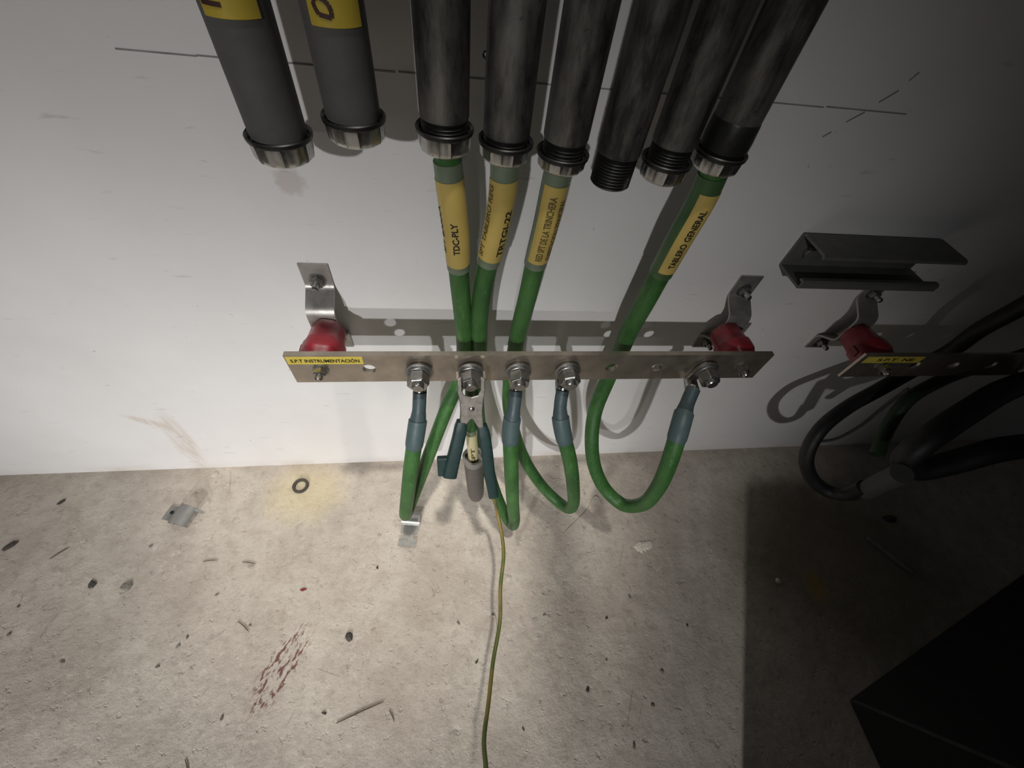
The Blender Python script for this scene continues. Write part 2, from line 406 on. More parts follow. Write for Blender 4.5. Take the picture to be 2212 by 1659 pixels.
# ------------------------------------------------------------------ the setting
wall = struct(MB().box((-3.0, 0.0, -0.1), (3.4, 0.12, 2.7)).obj('wall_back', 'wall'))
fl = struct(MB().box((-3.0, -4.2, -0.1), (3.4, 0.0, 0.0)).obj('floor', 'floor'))
# pencil line drawn level along the wall (a hand-drawn mark, slightly broken)
pm = MB(); x = -0.194; k = 0
while x < 0.30:
    l = random.uniform(0.03, 0.07); zz = 0.5563 + (x+0.194)*0.009
    pm.box((x, -0.00025, zz-0.00045), (x+l, 0.0005, zz+0.00045)); x += l + random.choice((0.0, 0.0, 0.002))
pm.obj('pencil_line', 'pencil', wall)
pm = MB()
for (x, z, l, a) in ((0.292,0.552,0.012,38),(0.307,0.566,0.012,42),(0.318,0.580,0.006,60),(0.281,0.541,0.006,40)):
    c, s_ = math.cos(math.radians(a)), math.sin(math.radians(a))
    pm.prism([(0,-0.0005),(l,-0.0007),(l,0.0007),(0,0.0005)], Matrix(((c,-s_,0,x),(0,0,1,-0.00025),(s_,c,0,z),(0,0,0,1))), 0.0006)
pm.obj('scratch_mark', 'pencil', wall)

# ------------------------------------------------------------------ conduits
TOP = 1.20
tr = thing('overhead_blocker', (0.2, -0.10, 1.20), 'grey overhead trunking added unseen above the frame to shade the wall', 'blocker')
MB().box((-1.2,-0.200,1.20),(1.4,-0.0005,1.38)).obj('blocker_body', 'strut', tr, False, 0.003)  # unseen box added to keep the floor lamp off the wall
MB().box((-1.2,-0.2035,1.22),(1.4,-0.200,1.36)).obj('blocker_cover', 'strut', tr, False, 0.001)
def conduit(x, z_lip, z_end, r, mat, label, collar=True, thread=0.012, y=-0.06, tape=None, hang=0.0):
    t = thing('conduit_pipe', (x, y, z_end), label, 'conduit', 'vertical conduits ending above the ground bar')
    z0 = z_end + (0.004 if collar else 0.0) ; zt = z_lip + thread
    # galvanised tube, hollow, open at the lower end
    wall_t = 0.0022
    MB().lathe([(r-wall_t, zt-z_end), (r-0.0004, zt-z_end), (r, zt-z_end+0.0015), (r, TOP-z_end), (r-wall_t, TOP-z_end), (r-wall_t, zt-z_end)], (x,y,z_end), n=40, cap0=False, cap1=False).obj('tube', mat, t, True)
    prof = [(r-wall_t, 0.0)]
    zlo = z0 - z_end; zhi = zt - z_end; nth = max(4, int((zhi-zlo)/0.0018)); rt = r - 0.0006
    for i in range(nth):
        za = zlo + (zhi-zlo)*i/nth; zb = zlo + (zhi-zlo)*(i+0.5)/nth
        prof += [(rt-0.0009, za), (rt, zb)]
    prof += [(rt-0.0009, zhi), (r-wall_t, zhi), (r-wall_t, 0.0)]
    MB().lathe(prof, (x,y,z_end), n=40, cap0=False, cap1=False).obj('threaded_end', 'thread', t, True, angle=20)
    if collar:
        ribs = lambda a,h: 1.0 + 0.035*max(0.0, math.cos(14*a))**3
        hl = z_lip - z_end
        b = MB().lathe([(r-0.003,0.0),(r-0.0015,-0.0006),(r+0.0002,0.0008),(r+0.0008,hl*0.25),(r+0.0012,hl-0.002),(r-0.0005,hl-0.002)], (x,y,z_end), n=84, lobes=lambda a,h: ribs(a,h) if h>0.0004 else 1.0, cap0=False, cap1=False).obj('bushing', 'bushing', t, True)
        MB().lathe([(r+0.0008,hl-0.0025),(r+0.0026,hl-0.001),(r+0.0028,hl+0.0008),(r+0.0022,hl+0.0014),(r+0.0006,hl+0.0002),(r+0.0003,hl-0.0025)], (x,y,z_end), n=48, cap0=False, cap1=False).obj('bushing_lip', 'lip', b, True)
        MB().lathe([(r-0.0045,0.0002),(r-0.0032,-0.0010),(r-0.0028,0.004),(r-0.0045,0.004),(r-0.0045,0.0002)], (x,y,z_end), n=40, cap0=False, cap1=False).obj('liner', 'lip', b, True)
    return t

G1 = 'galvanised conduit with ribbed metal bushing, '
p1 = conduit(-0.0963, 0.5418, 0.5300, 0.0148, 'pipe_grey', 'leftmost grey conduit with yellow tape, empty ribbed bushing on its end', thread=0.0)
p2 = conduit(-0.0543, 0.5535, 0.5425, 0.0142, 'pipe_grey', 'second grey conduit from the left, yellow tape lettered D, empty bushing', thread=0.0)
p3 = conduit(-0.0055, 0.5512, 0.5400, 0.0137, 'pipe', 'galvanised conduit that feeds the green cable marked TDC-PLY', thread=0.006)
p4 = conduit(0.0297, 0.5468, 0.5374, 0.0136, 'pipe', 'galvanised conduit that feeds the green cable marked TRTGI-22', thread=0.004)
p5 = conduit(0.0650, 0.5425, 0.5341, 0.0134, 'pipe', 'galvanised conduit that feeds the green cable with two-line brown lettering', thread=0.008)
p6 = conduit(0.0995, 0.5290, 0.5262, 0.0134, 'pipe', 'galvanised conduit ending in bare black thread without a bushing', collar=False, thread=0.016)
p7 = conduit(0.1323, 0.5424, 0.5318, 0.0134, 'pipe', 'empty galvanised conduit with bushing between the bare end and the rightmost one', thread=0.010)
p8 = conduit(0.1656, 0.5495, 0.5396, 0.0137, 'pipe', 'rightmost galvanised conduit, black-taped end, feeding the TABLERO GENERAL cable', thread=0.004)
# black tape wound on the rightmost conduit
MB().lathe([(0.0138,0.0),(0.0145,0.0008),(0.0146,0.007),(0.0141,0.016),(0.0138,0.017)], (0.1656,-0.06,0.5515), n=40, cap0=False, cap1=False).obj('black_tape', 'thread', p8, True)
# chipped nub on the fourth conduit
MB().lathe([(0.0022,0),(0.0018,0.0018),(0.0006,0.0028)], (0.0297-0.0124,-0.0560,0.585), (-1,-0.1,-0.2), n=8).obj('weld_nub', 'thread', p4, True)

def pipe_tape(parent, x, r, z0, z1, t0, t1, strokes):
    path = Path([(x,-0.06,z1+0.02),(x,-0.06,z1),(x,-0.06,z0),(x,-0.06,z0-0.02)])
    s1 = path.near(z0); s0 = path.near(z1)
    tp = path.patch(MB(), s0, s1, t0, t1, r+0.0003, 0.0004, 28, 12).obj('yellow_tape', 'tape', parent, True)
    mb = MB()
    for st in strokes:      # strokes: (theta, z) polylines
        for (a,za),(b,zb) in zip(st, st[1:]):
            n = 6; w_ = 0.0009; vs = []
            for i in range(n+1):
                f = i/n; th = a+(b-a)*f; z = za+(zb-za)*f
                dt, dz = (b-a)*r, zb-za; L = math.hypot(dt,dz) or 1
                ot, oz = -dz/L*w_/r, dt/L*w_
                for sg in (-1,1): vs.append(Vector((x,-0.06,0)) + Vector((math.sin(th+sg*ot)*(r+0.0009), -math.cos(th+sg*ot)*(r+0.0009), z+sg*oz)))
            mb.add(vs, [(2*i,2*i+2,2*i+3,2*i+1) for i in range(n)])
    mb.obj('marker_lettering', 'marker', tp)

# ------------------------------------------------------------------ ground bar
KF, KB = -0.075, -0.070
BZ0, BZ1 = 0.3314, 0.3700
def bar_mesh(x0, x1, holes, rh=0.0062, KB=-0.070):
    """flat bar with real drilled holes"""
    xs = sorted(holes); zc = (BZ0+BZ1)/2; hw = 0.0125; mb = MB(); segs = 24
    edges = [x0]
    for hx in xs: edges += [hx-hw, hx+hw]
    edges.append(x1)
    for i in range(0, len(edges), 2): mb.box((edges[i],KF,BZ0),(edges[i+1],KB,BZ1))
    for hx in xs:
        ring = [(hx+rh*math.cos(2*PI*i/segs), zc+rh*math.sin(2*PI*i/segs)) for i in range(segs)]
        def sq(a):
            c,s_ = math.cos(a), math.sin(a); k = min(hw/abs(c) if abs(c)>1e-9 else 9, (BZ1-zc)/abs(s_) if abs(s_)>1e-9 else 9); return (hx+c*k, zc+s_*k)
        outer = [sq(2*PI*i/segs) for i in range(segs)]
        vs = []; fs = []
        for y in (KF,KB):
            vs += [(a,y,b) for a,b in ring] + [(a,y,b) for a,b in outer]
        n = segs
        for i in range(n):
            k = (i+1)%n
            fs += [(i,k,n+k,n+i), (2*n+i,3*n+i,3*n+k,2*n+k), (i,2*n+i,2*n+k,k)]
            zi, zk = outer[i][1], outer[k][1]
            if abs(zi-zk) < 1e-6 and (abs(zi-BZ0) < 1e-6 or abs(zi-BZ1) < 1e-6): fs.append((n+i,n+k,3*n+k,3*n+i))
        mb.add(vs, fs)
        # corner closing of the square window
        for cx in (-hw,hw):
            for cz in (BZ0,BZ1):
                pass
    return mb

def bar_window_fix(mb, holes, hw=0.0125, KB=-0.070):
    # the four corner triangles between the outer ray-square and its true corners
    zc = (BZ0+BZ1)/2; segs = 24
    for hx in holes:
        for sx in (-1,1):
            for sz in (-1,1):
                corner = (hx+sx*hw, BZ1 if sz>0 else BZ0)
                ang = math.atan2(corner[1]-zc, corner[0]-hx) % (2*PI); i = int(ang/(2*PI)*segs)
                pts = []
                for j in (i, i+1):
                    a = 2*PI*j/segs; c,s_ = math.cos(a), math.sin(a)
                    k = min(hw/abs(c) if abs(c)>1e-9 else 9, (BZ1-zc)/abs(s_) if abs(s_)>1e-9 else 9); pts.append((hx+c*k, zc+s_*k))
                for y in (KF,KB): mb.add([(pts[0][0],y,pts[0][1]),(corner[0],y,corner[1]),(pts[1][0],y,pts[1][1])],[(0,1,2)])
                q = pts[0] if abs(pts[0][1]-corner[1])<1e-6 else pts[1]
                mb.add([(q[0],KF,q[1]),(corner[0],KF,corner[1]),(corner[0],KB,corner[1]),(q[0],KB,q[1])],[(0,1,2,3)])
    return mb

BC = (BZ0+BZ1)/2
H1 = [-0.0803, -0.0355, 0.0122, 0.0580, 0.1070, 0.1527, 0.2015, 0.2530]
bar1 = thing('ground_busbar', (0.087, KF, BZ0), 'long tinned bar with yellow S.P.T INSTRUMENTACIÓN label and green cables bolted on', 'busbar', 'ground bars on the wall')
mb = bar_mesh(-0.1487, 0.3205, H1); bar_window_fix(mb, H1)
pl = mb.obj('bar_plate', 'bar', bar1)
lb = MB().box((-0.1475, KF-0.0003, 0.3585), (-0.0835, KF, 0.3682)).obj('yellow_label', 'label_bright', bar1)
text_flat('S.P.T INSTRUMENTACIÓN', -0.1445, -0.0865, 0.3612, 0.3654, KF-0.00045, 'ink', lb)
H2 = [0.5074, 0.5600, 0.6120, 0.6633, 0.7150]
bar2 = thing('ground_busbar', (0.66, KF, BZ0), 'dark shaded bar at the right edge with a short yellow label and black cables', 'busbar', 'ground bars on the wall')
mb = bar_mesh(0.4285, 0.92, H2, KB=-0.0722); bar_window_fix(mb, H2, KB=-0.0722)
mb.obj('bar_plate', 'bar', bar2)
lb = MB().box((0.4345, KF-0.0003, 0.3565), (0.5060, KF, 0.3665)).obj('yellow_label', 'label_bright', bar2)
text_flat('S.P.T  NE', 0.4500, 0.4960, 0.3594, 0.3640, KF-0.00045, 'ink', lb)

# ------------------------------------------------------------------ brackets and insulators
def bracket(x, label, tilt=0.0):
    t = thing('wall_bracket', (x, 0, 0.353), label, 'bracket', 'hat brackets holding the red insulators')
    hw = 0.0128; th = 0.0022; Yr = -0.022
    raw = [(0.0,0.4100),(0.0,0.3835),(Yr,0.3705),(Yr,0.3355),(0.0,0.3225),(0.0,0.2990)]
    prof = [raw[0]]
    for a_, b_, c_ in zip(raw, raw[1:], raw[2:]):
        A_, B_, C_ = Vector(a_), Vector(b_), Vector(c_); d1 = (A_-B_).normalized()*0.0055; d2 = (C_-B_).normalized()*0.0055
        for f in (0.0, 0.25, 0.5, 0.75, 1.0):
            q_ = (B_+d1)*(1-f)**2 + B_*(2*f*(1-f)) + (B_+d2)*f*f; prof.append((q_.x, q_.y))
    prof.append(raw[-1])
    outer = []
    # offset profile by thickness away from wall
    def off(pts, d):
        r = []
        for i,p in enumerate(pts):
            a = pts[max(i-1,0)]; b = pts[min(i+1,len(pts)-1)]; dv = Vector((b[0]-a[0], b[1]-a[1])); nrm = Vector((dv.y, -dv.x)).normalized()
            r.append((p[0]+nrm.x*d, p[1]+nrm.y*d))
        return r
    o_ = off(prof, th); o_ = [(p[0] if p[0] < -th else -th, p[1]) for p in o_]
    poly = prof + o_[::-1]
    poly = [(min(p[0], -0.0001), p[1]) for p in poly]
    m = Matrix(((0,0,1,x-hw),(1,0,0,0),(0,1,0,0),(0,0,0,1)))
    MB().prism(poly, m, 2*hw).obj('strap', 'bracket', t, True, angle=25)
    for z in (0.3925, 0.3115):
        b = MB().lathe([(0.0076,0.0),(0.0076,0.0012)], (x,-th,z), (0,-1,0), n=20).obj('anchor_washer', 'washer', t, True)
        mb = MB(); hexnut(mb, 0.0105, 0.0012, 0.0068, (x,-th,z), (0,-1,0), 0.3); mb.obj('anchor_nut', 'washer', t)
        MB().lathe([(0.0030,0.006),(0.0030,0.0135),(0.0022,0.0145)], (x,-th,z), (0,-1,0), n=12).obj('anchor_stud', 'steel', t, True)
    return t
def insulator(x, label, rot=0.0, L=0.0455):
    t = thing('standoff_insulator', (x, -0.0245, BC), label, 'insulator', 'red stand-off insulators behind the bars')
    lob = lambda a,h: 1.0 + 0.035*math.cos(6*(a+rot))
    mb = MB().lathe([(0.0138,0.0),(0.0150,0.0012),(0.0158,0.012),(0.0170,0.0215),(0.0185,0.0235),(0.0187,0.025),(0.0187,0.0350),(0.0180,0.0372),(0.0172,0.0385),(0.0166,0.0443),(0.0158,L)], (x,-0.0245,BC), (0,-1,0), n=48, lobes=lob)
    mb.obj('body', 'red', t, True, angle=50)
    # moulded lug on the side
    MB().box((x-0.0205, -0.0245-0.034, BC-0.004), (x-0.0165, -0.0245-0.023, BC+0.004)).obj('moulded_lug', 'red', t, False, 0.001)
    return t
def bar_nut(x, label, z=BC, y=KF):
    t = thing('insulator_bolt', (x, y, z), label, 'bolt', 'small nuts holding bar to insulators')
    MB().lathe([(0.0068,0),(0.0068,0.0013)], (x,y,z), (0,-1,0), n=24).obj('washer', 'washer', t, True)
    mb = MB(); hexnut(mb, 0.0105, 0.0013, 0.0082, (x,y,z), (0,-1,0), 0.2); mb.obj('nut', 'steel', t)
    MB().lathe([(0.0032,0.008),(0.0032,0.0118),(0.0022,0.0128)], (x,y,z), (0,-1,0), n=14).obj('stud_end', 'steel', t, True)
bracket(-0.1275, 'metal hat bracket behind the left end of the long bar')
bracket(0.3060, 'metal hat bracket behind the right end of the long bar, below the strut')
bracket(0.4660, 'metal hat bracket whose top is hidden under the grey strut channel')
insulator(-0.1240, 'red insulator at the labelled left end of the long bar', 0.2)
insulator(0.2965, 'red insulator at the right end of the long bar', 0.0)
insulator(0.4640, 'red insulator at the left end of the dark right-hand bar', 0.35, 0.0477)
bar_nut(-0.1225, 'small nut under the INSTRUMENTACIÓN label on the bar')
bar_nut(0.2955, 'small nut at the far right end of the long bar')
bar_nut(0.4650, 'small nut under the short yellow label on the dark bar')

# ------------------------------------------------------------------ cables to the bar
def bolt(x, label, y=KF-0.0035, rot=0.15):
    t = thing('hex_bolt', (x, y, BC), label, 'bolt', 'hex bolts clamping lugs to the long bar')
    MB().lathe([(0.0122,0),(0.0127,0.0004),(0.0127,0.0018),(0.0120,0.0022)], (x,y,BC), (0,-1,0), n=32).obj('flat_washer', 'washer', t, True)
    MB().lathe([(0.0102,0.0022),(0.0107,0.0027),(0.0107,0.0045),(0.0102,0.0049)], (x,y,BC), (0,-1,0), n=32).obj('lock_washer', 'washer', t, True)
    mb = MB(); hexnut(mb, 0.0180, 0.0049, 0.0165, (x,y,BC), (0,-1,0), rot); mb.obj('hex_head', 'steel', t, False, 0.0005, 2)
    MB().lathe([(0.0056,0.0160),(0.0056,0.0192),(0.0048,0.0200)], (x,y,BC), (0,-1,0), n=20).obj('bolt_end', 'steel', t, True)
    return t

P1 = [(-0.0055,-0.06,0.60),(-0.0051,-0.06,0.5454),(-0.0043,-0.06,0.5339),(-0.0025,-0.06,0.5126),(0.0002,-0.058,0.4848),(0.0024,-0.052,0.4394),(0.0057,-0.046,0.3869),(0.0073,-0.043,0.3379),(0.0035,-0.045,0.2973),(-0.0109,-0.058,0.2619),(-0.0305,-0.08,0.2088),(-0.0514,-0.1,0.1449),(-0.0625,-0.113,0.115),(-0.0675,-0.122,0.104),(-0.0693,-0.131,0.111),(-0.067,-0.137,0.135),(-0.0612,-0.138,0.1748),(-0.0491,-0.13,0.254),(-0.0414,-0.115,0.296),(-0.0374,-0.1,0.3148),(-0.0356,-0.086,0.3335)]
P2 = [(0.0295,-0.06,0.60),(0.0299,-0.06,0.5401),(0.0307,-0.06,0.5205),(0.029,-0.058,0.4933),(0.0259,-0.056,0.4672),(0.0223,-0.052,0.4353),(0.0205,-0.047,0.3881),(0.0225,-0.043,0.3378),(0.0215,-0.047,0.2955),(0.0235,-0.06,0.2488),(0.0322,-0.08,0.1919),(0.0465,-0.105,0.1298),(0.0662,-0.126,0.072),(0.0735,-0.132,0.058),(0.0775,-0.138,0.060),(0.0770,-0.1415,0.085),(0.0675,-0.142,0.1588),(0.0563,-0.13,0.2558),(0.0534,-0.112,0.2947),(0.0555,-0.1,0.3180),(0.0575,-0.086,0.3335)]
P3 = [(0.0651,-0.06,0.60),(0.0645,-0.06,0.5382),(0.0637,-0.06,0.5223),(0.0628,-0.06,0.4961),(0.0617,-0.056,0.4644),(0.0608,-0.052,0.4214),(0.0593,-0.048,0.3836),(0.0593,-0.044,0.339),(0.0586,-0.047,0.2948),(0.0613,-0.055,0.2497),(0.0763,-0.066,0.1877),(0.0995,-0.08,0.1296),(0.1285,-0.1,0.0897),(0.146,-0.114,0.080),(0.1545,-0.124,0.084),(0.1568,-0.131,0.100),(0.1535,-0.136,0.1302),(0.1373,-0.137,0.1986),(0.1197,-0.13,0.2619),(0.1066,-0.113,0.2983),(0.1030,-0.1,0.3160),(0.1050,-0.086,0.3335)]
P4 = [(0.1656,-0.06,0.60),(0.1668,-0.06,0.5417),(0.1682,-0.06,0.5283),(0.1683,-0.06,0.5118),(0.1665,-0.06,0.4897),(0.1679,-0.056,0.4572),(0.1682,-0.054,0.4203),(0.1691,-0.05,0.3806),(0.1725,-0.047,0.3386),(0.1703,-0.052,0.2907),(0.1657,-0.065,0.2511),(0.1666,-0.085,0.2173),(0.1776,-0.105,0.1774),(0.1986,-0.125,0.145),(0.2191,-0.143,0.1386),(0.2296,-0.155,0.1711),(0.2243,-0.158,0.2336),(0.2184,-0.15,0.2843),(0.2215,-0.13,0.3172),(0.2331,-0.107,0.3262),(0.2455,-0.088,0.3340)]

def ground_cable(P, R, bolt_x, label, lines, z0, z1, t0, t1, filmmat='label', sleeve=True):
    t = thing('ground_cable', P[-1], label, 'cable', 'green ground cables')
    path = Path(P)
    shr = 0.058
    path.tube(MB(), 0.0, path.L-0.042, R, 24).obj('jacket', 'green', t, True)
    sa = path.near(z0); sb = path.near(z1)
    sl = path.tube(MB(), sa-0.010, sb+0.007, R+0.0009, 28).obj('marker_sleeve', 'sleeve' if sleeve else 'sleeve_green', t, True)
    film = path.patch(MB(), sa, sb, t0, t1, R+0.00095, 0.0003, 24, 16).obj('yellow_marker', filmmat, sl, True)
    for (txt, th, h, a, b, m) in lines:
        text_on_path(path, txt, sb-a, (sb-sa)-a-b, th, h, R+0.0015, m, film)
    # heat shrink in two steps and the crimped lug
    path.tube(MB(), path.L-0.062, path.L-0.032, R+0.0010, 24, prof=lambda f: 0.93+0.07*min(1,f*8)).obj('heat_shrink', 'shrink_pale', t, True)
    path.tube(MB(), path.L-0.034, path.L-0.003, R+0.0002, 24, prof=lambda f: 1.0-0.20*min(1,f*2.5)).obj('heat_shrink_neck', 'shrink', t, True)
    # lug palm under the washers
    lg = path.tube(MB(), path.L-0.012, path.L, R*0.60, 20).obj('lug_barrel', 'steel', t, True)
    e = path.p[-1]; pw = 0.0085
    mb = MB(); n = 16; poly = [(bolt_x+0.0095*math.cos(a), BC+0.0095*math.sin(a)) for a in [PI*i/n for i in range(n+1)]]
    poly += [(e.x-0.0058, e.z-0.004), (e.x+0.0058, e.z-0.004)]
    MB().prism(poly, Matrix(((1,0,0,0),(0,0,-1,KF-0.0002),(0,1,0,0),(0,0,0,1))), 0.0031).obj('lug_palm', 'steel', lg, False, 0.0004, 1)
    # bent neck of the lug from palm to barrel
    MB().add([(e.x-0.0056,KF-0.0004,e.z-0.003),(e.x+0.0056,KF-0.0004,e.z-0.003),(e.x+0.0056,e.y+0.001,e.z-0.008),(e.x-0.0056,e.y+0.001,e.z-0.008),
              (e.x-0.0056,KF-0.0033,e.z+0.002),(e.x+0.0056,KF-0.0033,e.z+0.002),(e.x+0.0056,e.y-0.002,e.z-0.001),(e.x-0.0056,e.y-0.002,e.z-0.001)],
             [(0,1,2,3),(4,5,6,7),(0,1,5,4),(1,2,6,5),(2,3,7,6),(3,0,4,7)]).obj('lug_neck', 'steel', lg, False, 0.0004, 1)
    return path
RC = 0.0080
ground_cable(P1, RC, H1[1], 'green cable marked TDC-PLY, looping to the first bolt from the left', [('TDC-PLY', 0.05, 0.0046, 0.014, 0.026, 'ink'), ('SPT BARRA', 1.25, 0.0042, 0.012, 0.016, 'ink')], 0.5255, 0.4600, -1.9, 1.9)
ground_cable(P2, RC, H1[3], 'green cable marked TRTGI-22, looping behind the clip to the bolt beside it', [('TRTGI-22', -0.55, 0.0048, 0.006, 0.018, 'ink'), ('SPT TABLERO REG', 1.05, 0.0042, 0.003, 0.003, 'ink_brown')], 0.5265, 0.4665, -1.5, 1.5)
ground_cable(P3, RC, H1[4], 'green cable with two-line brown lettering, ending at the fourth bolt', [('RED SPT DE LA TRINCHERA', 0.12, 0.0050, 0.004, 0.006, 'ink_brown'), ('SUBESTACION PRINCIPAL', -0.72, 0.0046, 0.004, 0.008, 'ink_brown')], 0.5255, 0.4650, -1.35, 1.0)
ground_cable(P4, 0.0088, H1[7], 'green cable marked TABLERO GENERAL, hanging in a wide U-loop', [('TABLERO GENERAL', 0.02, 0.0050, 0.007, 0.010, 'ink')], 0.5260, 0.4620, -1.2, 0.80, sleeve=False)
bolt(H1[1], 'hex bolt of the TDC-PLY cable, first from the left', rot=0.1)
bolt(H1[2], 'hex bolt gripped by the crocodile clip', rot=0.5)
bolt(H1[3], 'hex bolt just right of the crocodile clip', rot=0.52)
bolt(H1[4], 'fourth hex bolt, beside the two open holes', rot=0.25)
bolt(H1[7], 'hex bolt nearest the right end, holding the U-loop cable', rot=0.0)

# tapes with hand lettering on the two grey conduits
pipe_tape(p1, -0.0963, 0.0148, 0.5940, 0.670, -0.95, 0.62, [[(-0.56,0.5978),(0.0,0.5976)],[(-0.56,0.5978),(-0.53,0.5994)],[(-0.52,0.6110),(0.08,0.6110),(-0.50,0.6160)]])
pipe_tape(p2, -0.0543, 0.0142, 0.5945, 0.670, -1.05, 0.55, [[(-0.22,0.5978),(0.12,0.5970),(0.15,0.5990),(0.10,0.6012),(0.0,0.6026),(-0.14,0.6034),(-0.26,0.6030),(-0.33,0.6016),(-0.30,0.5998),(-0.22,0.5978)],[(-0.30,0.6105),(0.15,0.6120),(-0.30,0.6145)]])

# ------------------------------------------------------------------ stub under the clip (pale label in a grey socket)
st = thing('socket_stub', (0.0245,-0.105,0.09), 'grey socket with a pale label on a green stub, hanging behind the clip', 'connector')
spth = Path([(0.0122,-0.0795,0.338),(0.0122,-0.084,0.305),(0.0140,-0.088,0.268),(0.0160,-0.092,0.235),(0.0182,-0.096,0.203),(0.0205,-0.099,0.165),(0.0235,-0.104,0.115),(0.0250,-0.106,0.088)])
spth.tube(MB(), 0.0, spth.near(0.19), 0.0048, 20).obj('stub_wire', 'green', st, True)
lbp = spth.tube(MB(), spth.near(0.253), spth.near(0.196), 0.0064, 24).obj('pale_label', 'label_pale', st, True)
text_on_path(spth, 'SPT', spth.near(0.203), 0.030, 0.0, 0.0045, 0.0068, 'ink_brown', lbp)
spth.tube(MB(), spth.near(0.262), spth.near(0.250), 0.0056, 20).obj('stub_sleeve', 'sleeve', st, True)
def hollow(path, s0, s1, r, ri, n=28):
    mb = MB(); m = 14; vs = []; fs = []
    prof = []
    for j in range(m+1):
        f = j/m; d = s0+(s1-s0)*f; rr = r*(1-0.10*f); 
        if f > 0.8: rr *= math.sqrt(max(0.04, 1-((f-0.8)/0.2)**2*0.9))
        prof.append((d,rr))
    prof = [(s0+(s1-s0)*0.35, ri*0.9),(s0,ri)] + prof
    for d,rr in prof:
        for i in range(n): vs.append(path.pt(d, 2*PI*i/n, rr))
    for j in range(len(prof)-1):
        for i in range(n):
            k = (i+1)%n; fs.append((j*n+i,j*n+k,(j+1)*n+k,(j+1)*n+i))
    fs += [tuple(range(n)), tuple((len(prof)-1)*n+i for i in range(n))]
    return mb.add(vs, fs)
hollow(spth, spth.near(0.205), spth.L, 0.0124, 0.0100).obj('socket', 'socket', st, True, angle=60)
hollow(spth, spth.near(0.207), spth.near(0.190), 0.0132, 0.0104).obj('socket_rim', 'socket_rim', st, True)

# ------------------------------------------------------------------ test lead: crocodile clip and thin wire
tl = thing('test_lead', (0.0125,-0.1,0.30), 'crocodile clip with dark green grips and a thin yellow-green wire', 'test lead')
ez = Vector((0.0016,-0.030,-0.070)).normalized()           # down the clip
ex = Vector((1,0,0)); ex = (ex - ez*ex.dot(ez)).normalized(); en = ex.cross(ez)      # en faces up/out
if en.y > 0: en = -en
org = Vector((0.0122, KF-0.0215, BC+0.010))
def clipM(o=org): return Matrix(((ex.x,ez.x,en.x,o.x),(ex.y,ez.y,en.y,o.y),(ex.z,ez.z,en.z,o.z),(0,0,0,1)))
# face plate: fork round the bolt head, waist, V notch between the grips; bent slightly about its long axis
outline = [(-0.0125,-0.002),(-0.0122,0.012),(-0.0108,0.022),(-0.0102,0.036),(-0.0115,0.050),(-0.0078,0.052),(-0.0012,0.042),(0.0012,0.042),(0.0078,0.056),(0.0112,0.058),(0.0105,0.036),(0.0110,0.022),(0.0122,0.012),(0.0125,-0.002),(0.0088,-0.004),(0.0086,0.010),(0.0062,0.0155),(0.0,0.0175),(-0.0062,0.0155),(-0.0086,0.010),(-0.0088,-0.004)]
MB().prism(outline, clipM(), 0.0016).obj('jaw_plate', 'chrome', tl, False, 0.0006, 2)
for sx, y1 in ((-1,0.050),(1,0.056)):
    pts = [(sx*0.0128,-0.003),(sx*0.0125,0.012),(sx*0.0110,0.022),(sx*0.0105,0.036),(sx*0.0117,y1)]
    mb = MB(); m_ = clipM(); vs = []
    for (a,b) in pts:
        for (da,dn) in ((0,-0.011),(0,0.0016),(-sx*0.0012,0.0016),(-sx*0.0012,-0.011)): vs.append(m_ @ Vector((a+da,b,dn)))
    fs = []
    for j in range(len(pts)-1):
        for i in range(4):
            k = (i+1)%4; fs.append((4*j+i,4*j+k,4*j+4+k,4*j+4+i))
    fs += [(0,1,2,3), tuple(4*(len(pts)-1)+i for i in range(4))]
    mb.add(vs, fs).obj('jaw_side', 'steel', tl, False, 0.0003, 1)
pv = clipM() @ Vector((0,0.030,0.0012))
MB().lathe([(0.0030,0),(0.0028,0.0009),(0.0018,0.0016),(0.0004,0.0019)], pv, en, n=20).obj('pivot_rivet', 'steel', tl, True)
def cl(a,b,c): return tuple(clipM() @ Vector((a,b,c)))
gl = Path([cl(-0.0095,0.046,-0.002),cl(-0.0115,0.058,-0.001),cl(-0.0165,0.080,0.0),cl(-0.0210,0.100,0.0),cl(-0.0235,0.113,0.0)], ref=tuple(en))
gr = Path([cl(0.0098,0.052,-0.002),cl(0.0125,0.066,-0.001),cl(0.0155,0.090,0.0),cl(0.0180,0.115,0.0),cl(0.0225,0.147,0.0)], ref=tuple(en))
def grip(path, w0, w1, name):
    mb = MB(); n = 20; m = 20; vs = []; fs = []
    for j in range(m+1):
        f = j/m; p,t,nn,b = path.at(path.L*f); a_ = (w0+(w1-w0)*f)*(0.8+0.2*min(1,f*10)); c_ = a_*0.8
        for i in range(n):
            th = 2*PI*i/n; cx, cy = math.cos(th), math.sin(th); e_ = 0.55
            vs.append(p + nn*(c_*math.copysign(abs(cx)**e_,cx)) + b*(a_*math.copysign(abs(cy)**e_,cy)))
    for j in range(m):
        for i in range(n):
            k = (i+1)%n; fs.append((j*n+i,j*n+k,(j+1)*n+k,(j+1)*n+i))
    fs += [tuple(range(n)), tuple(m*n+i for i in range(n))]
    return mb.add(vs,fs).obj('grip', 'rubber_teal', tl, True)
g1 = grip(gl, 0.0062, 0.0074, 'grip'); g2 = grip(gr, 0.0062, 0.0056, 'grip')
e1_ = gl.at(gl.L*0.86); MB().prism([(-0.009,-0.012),(0.004,-0.012),(0.004,0.012),(-0.009,0.012)], clipM(Vector(cl(-0.0265,0.101,-0.004))), 0.006).obj('grip_end_tab', 'rubber_teal', g1, False, 0.0012)
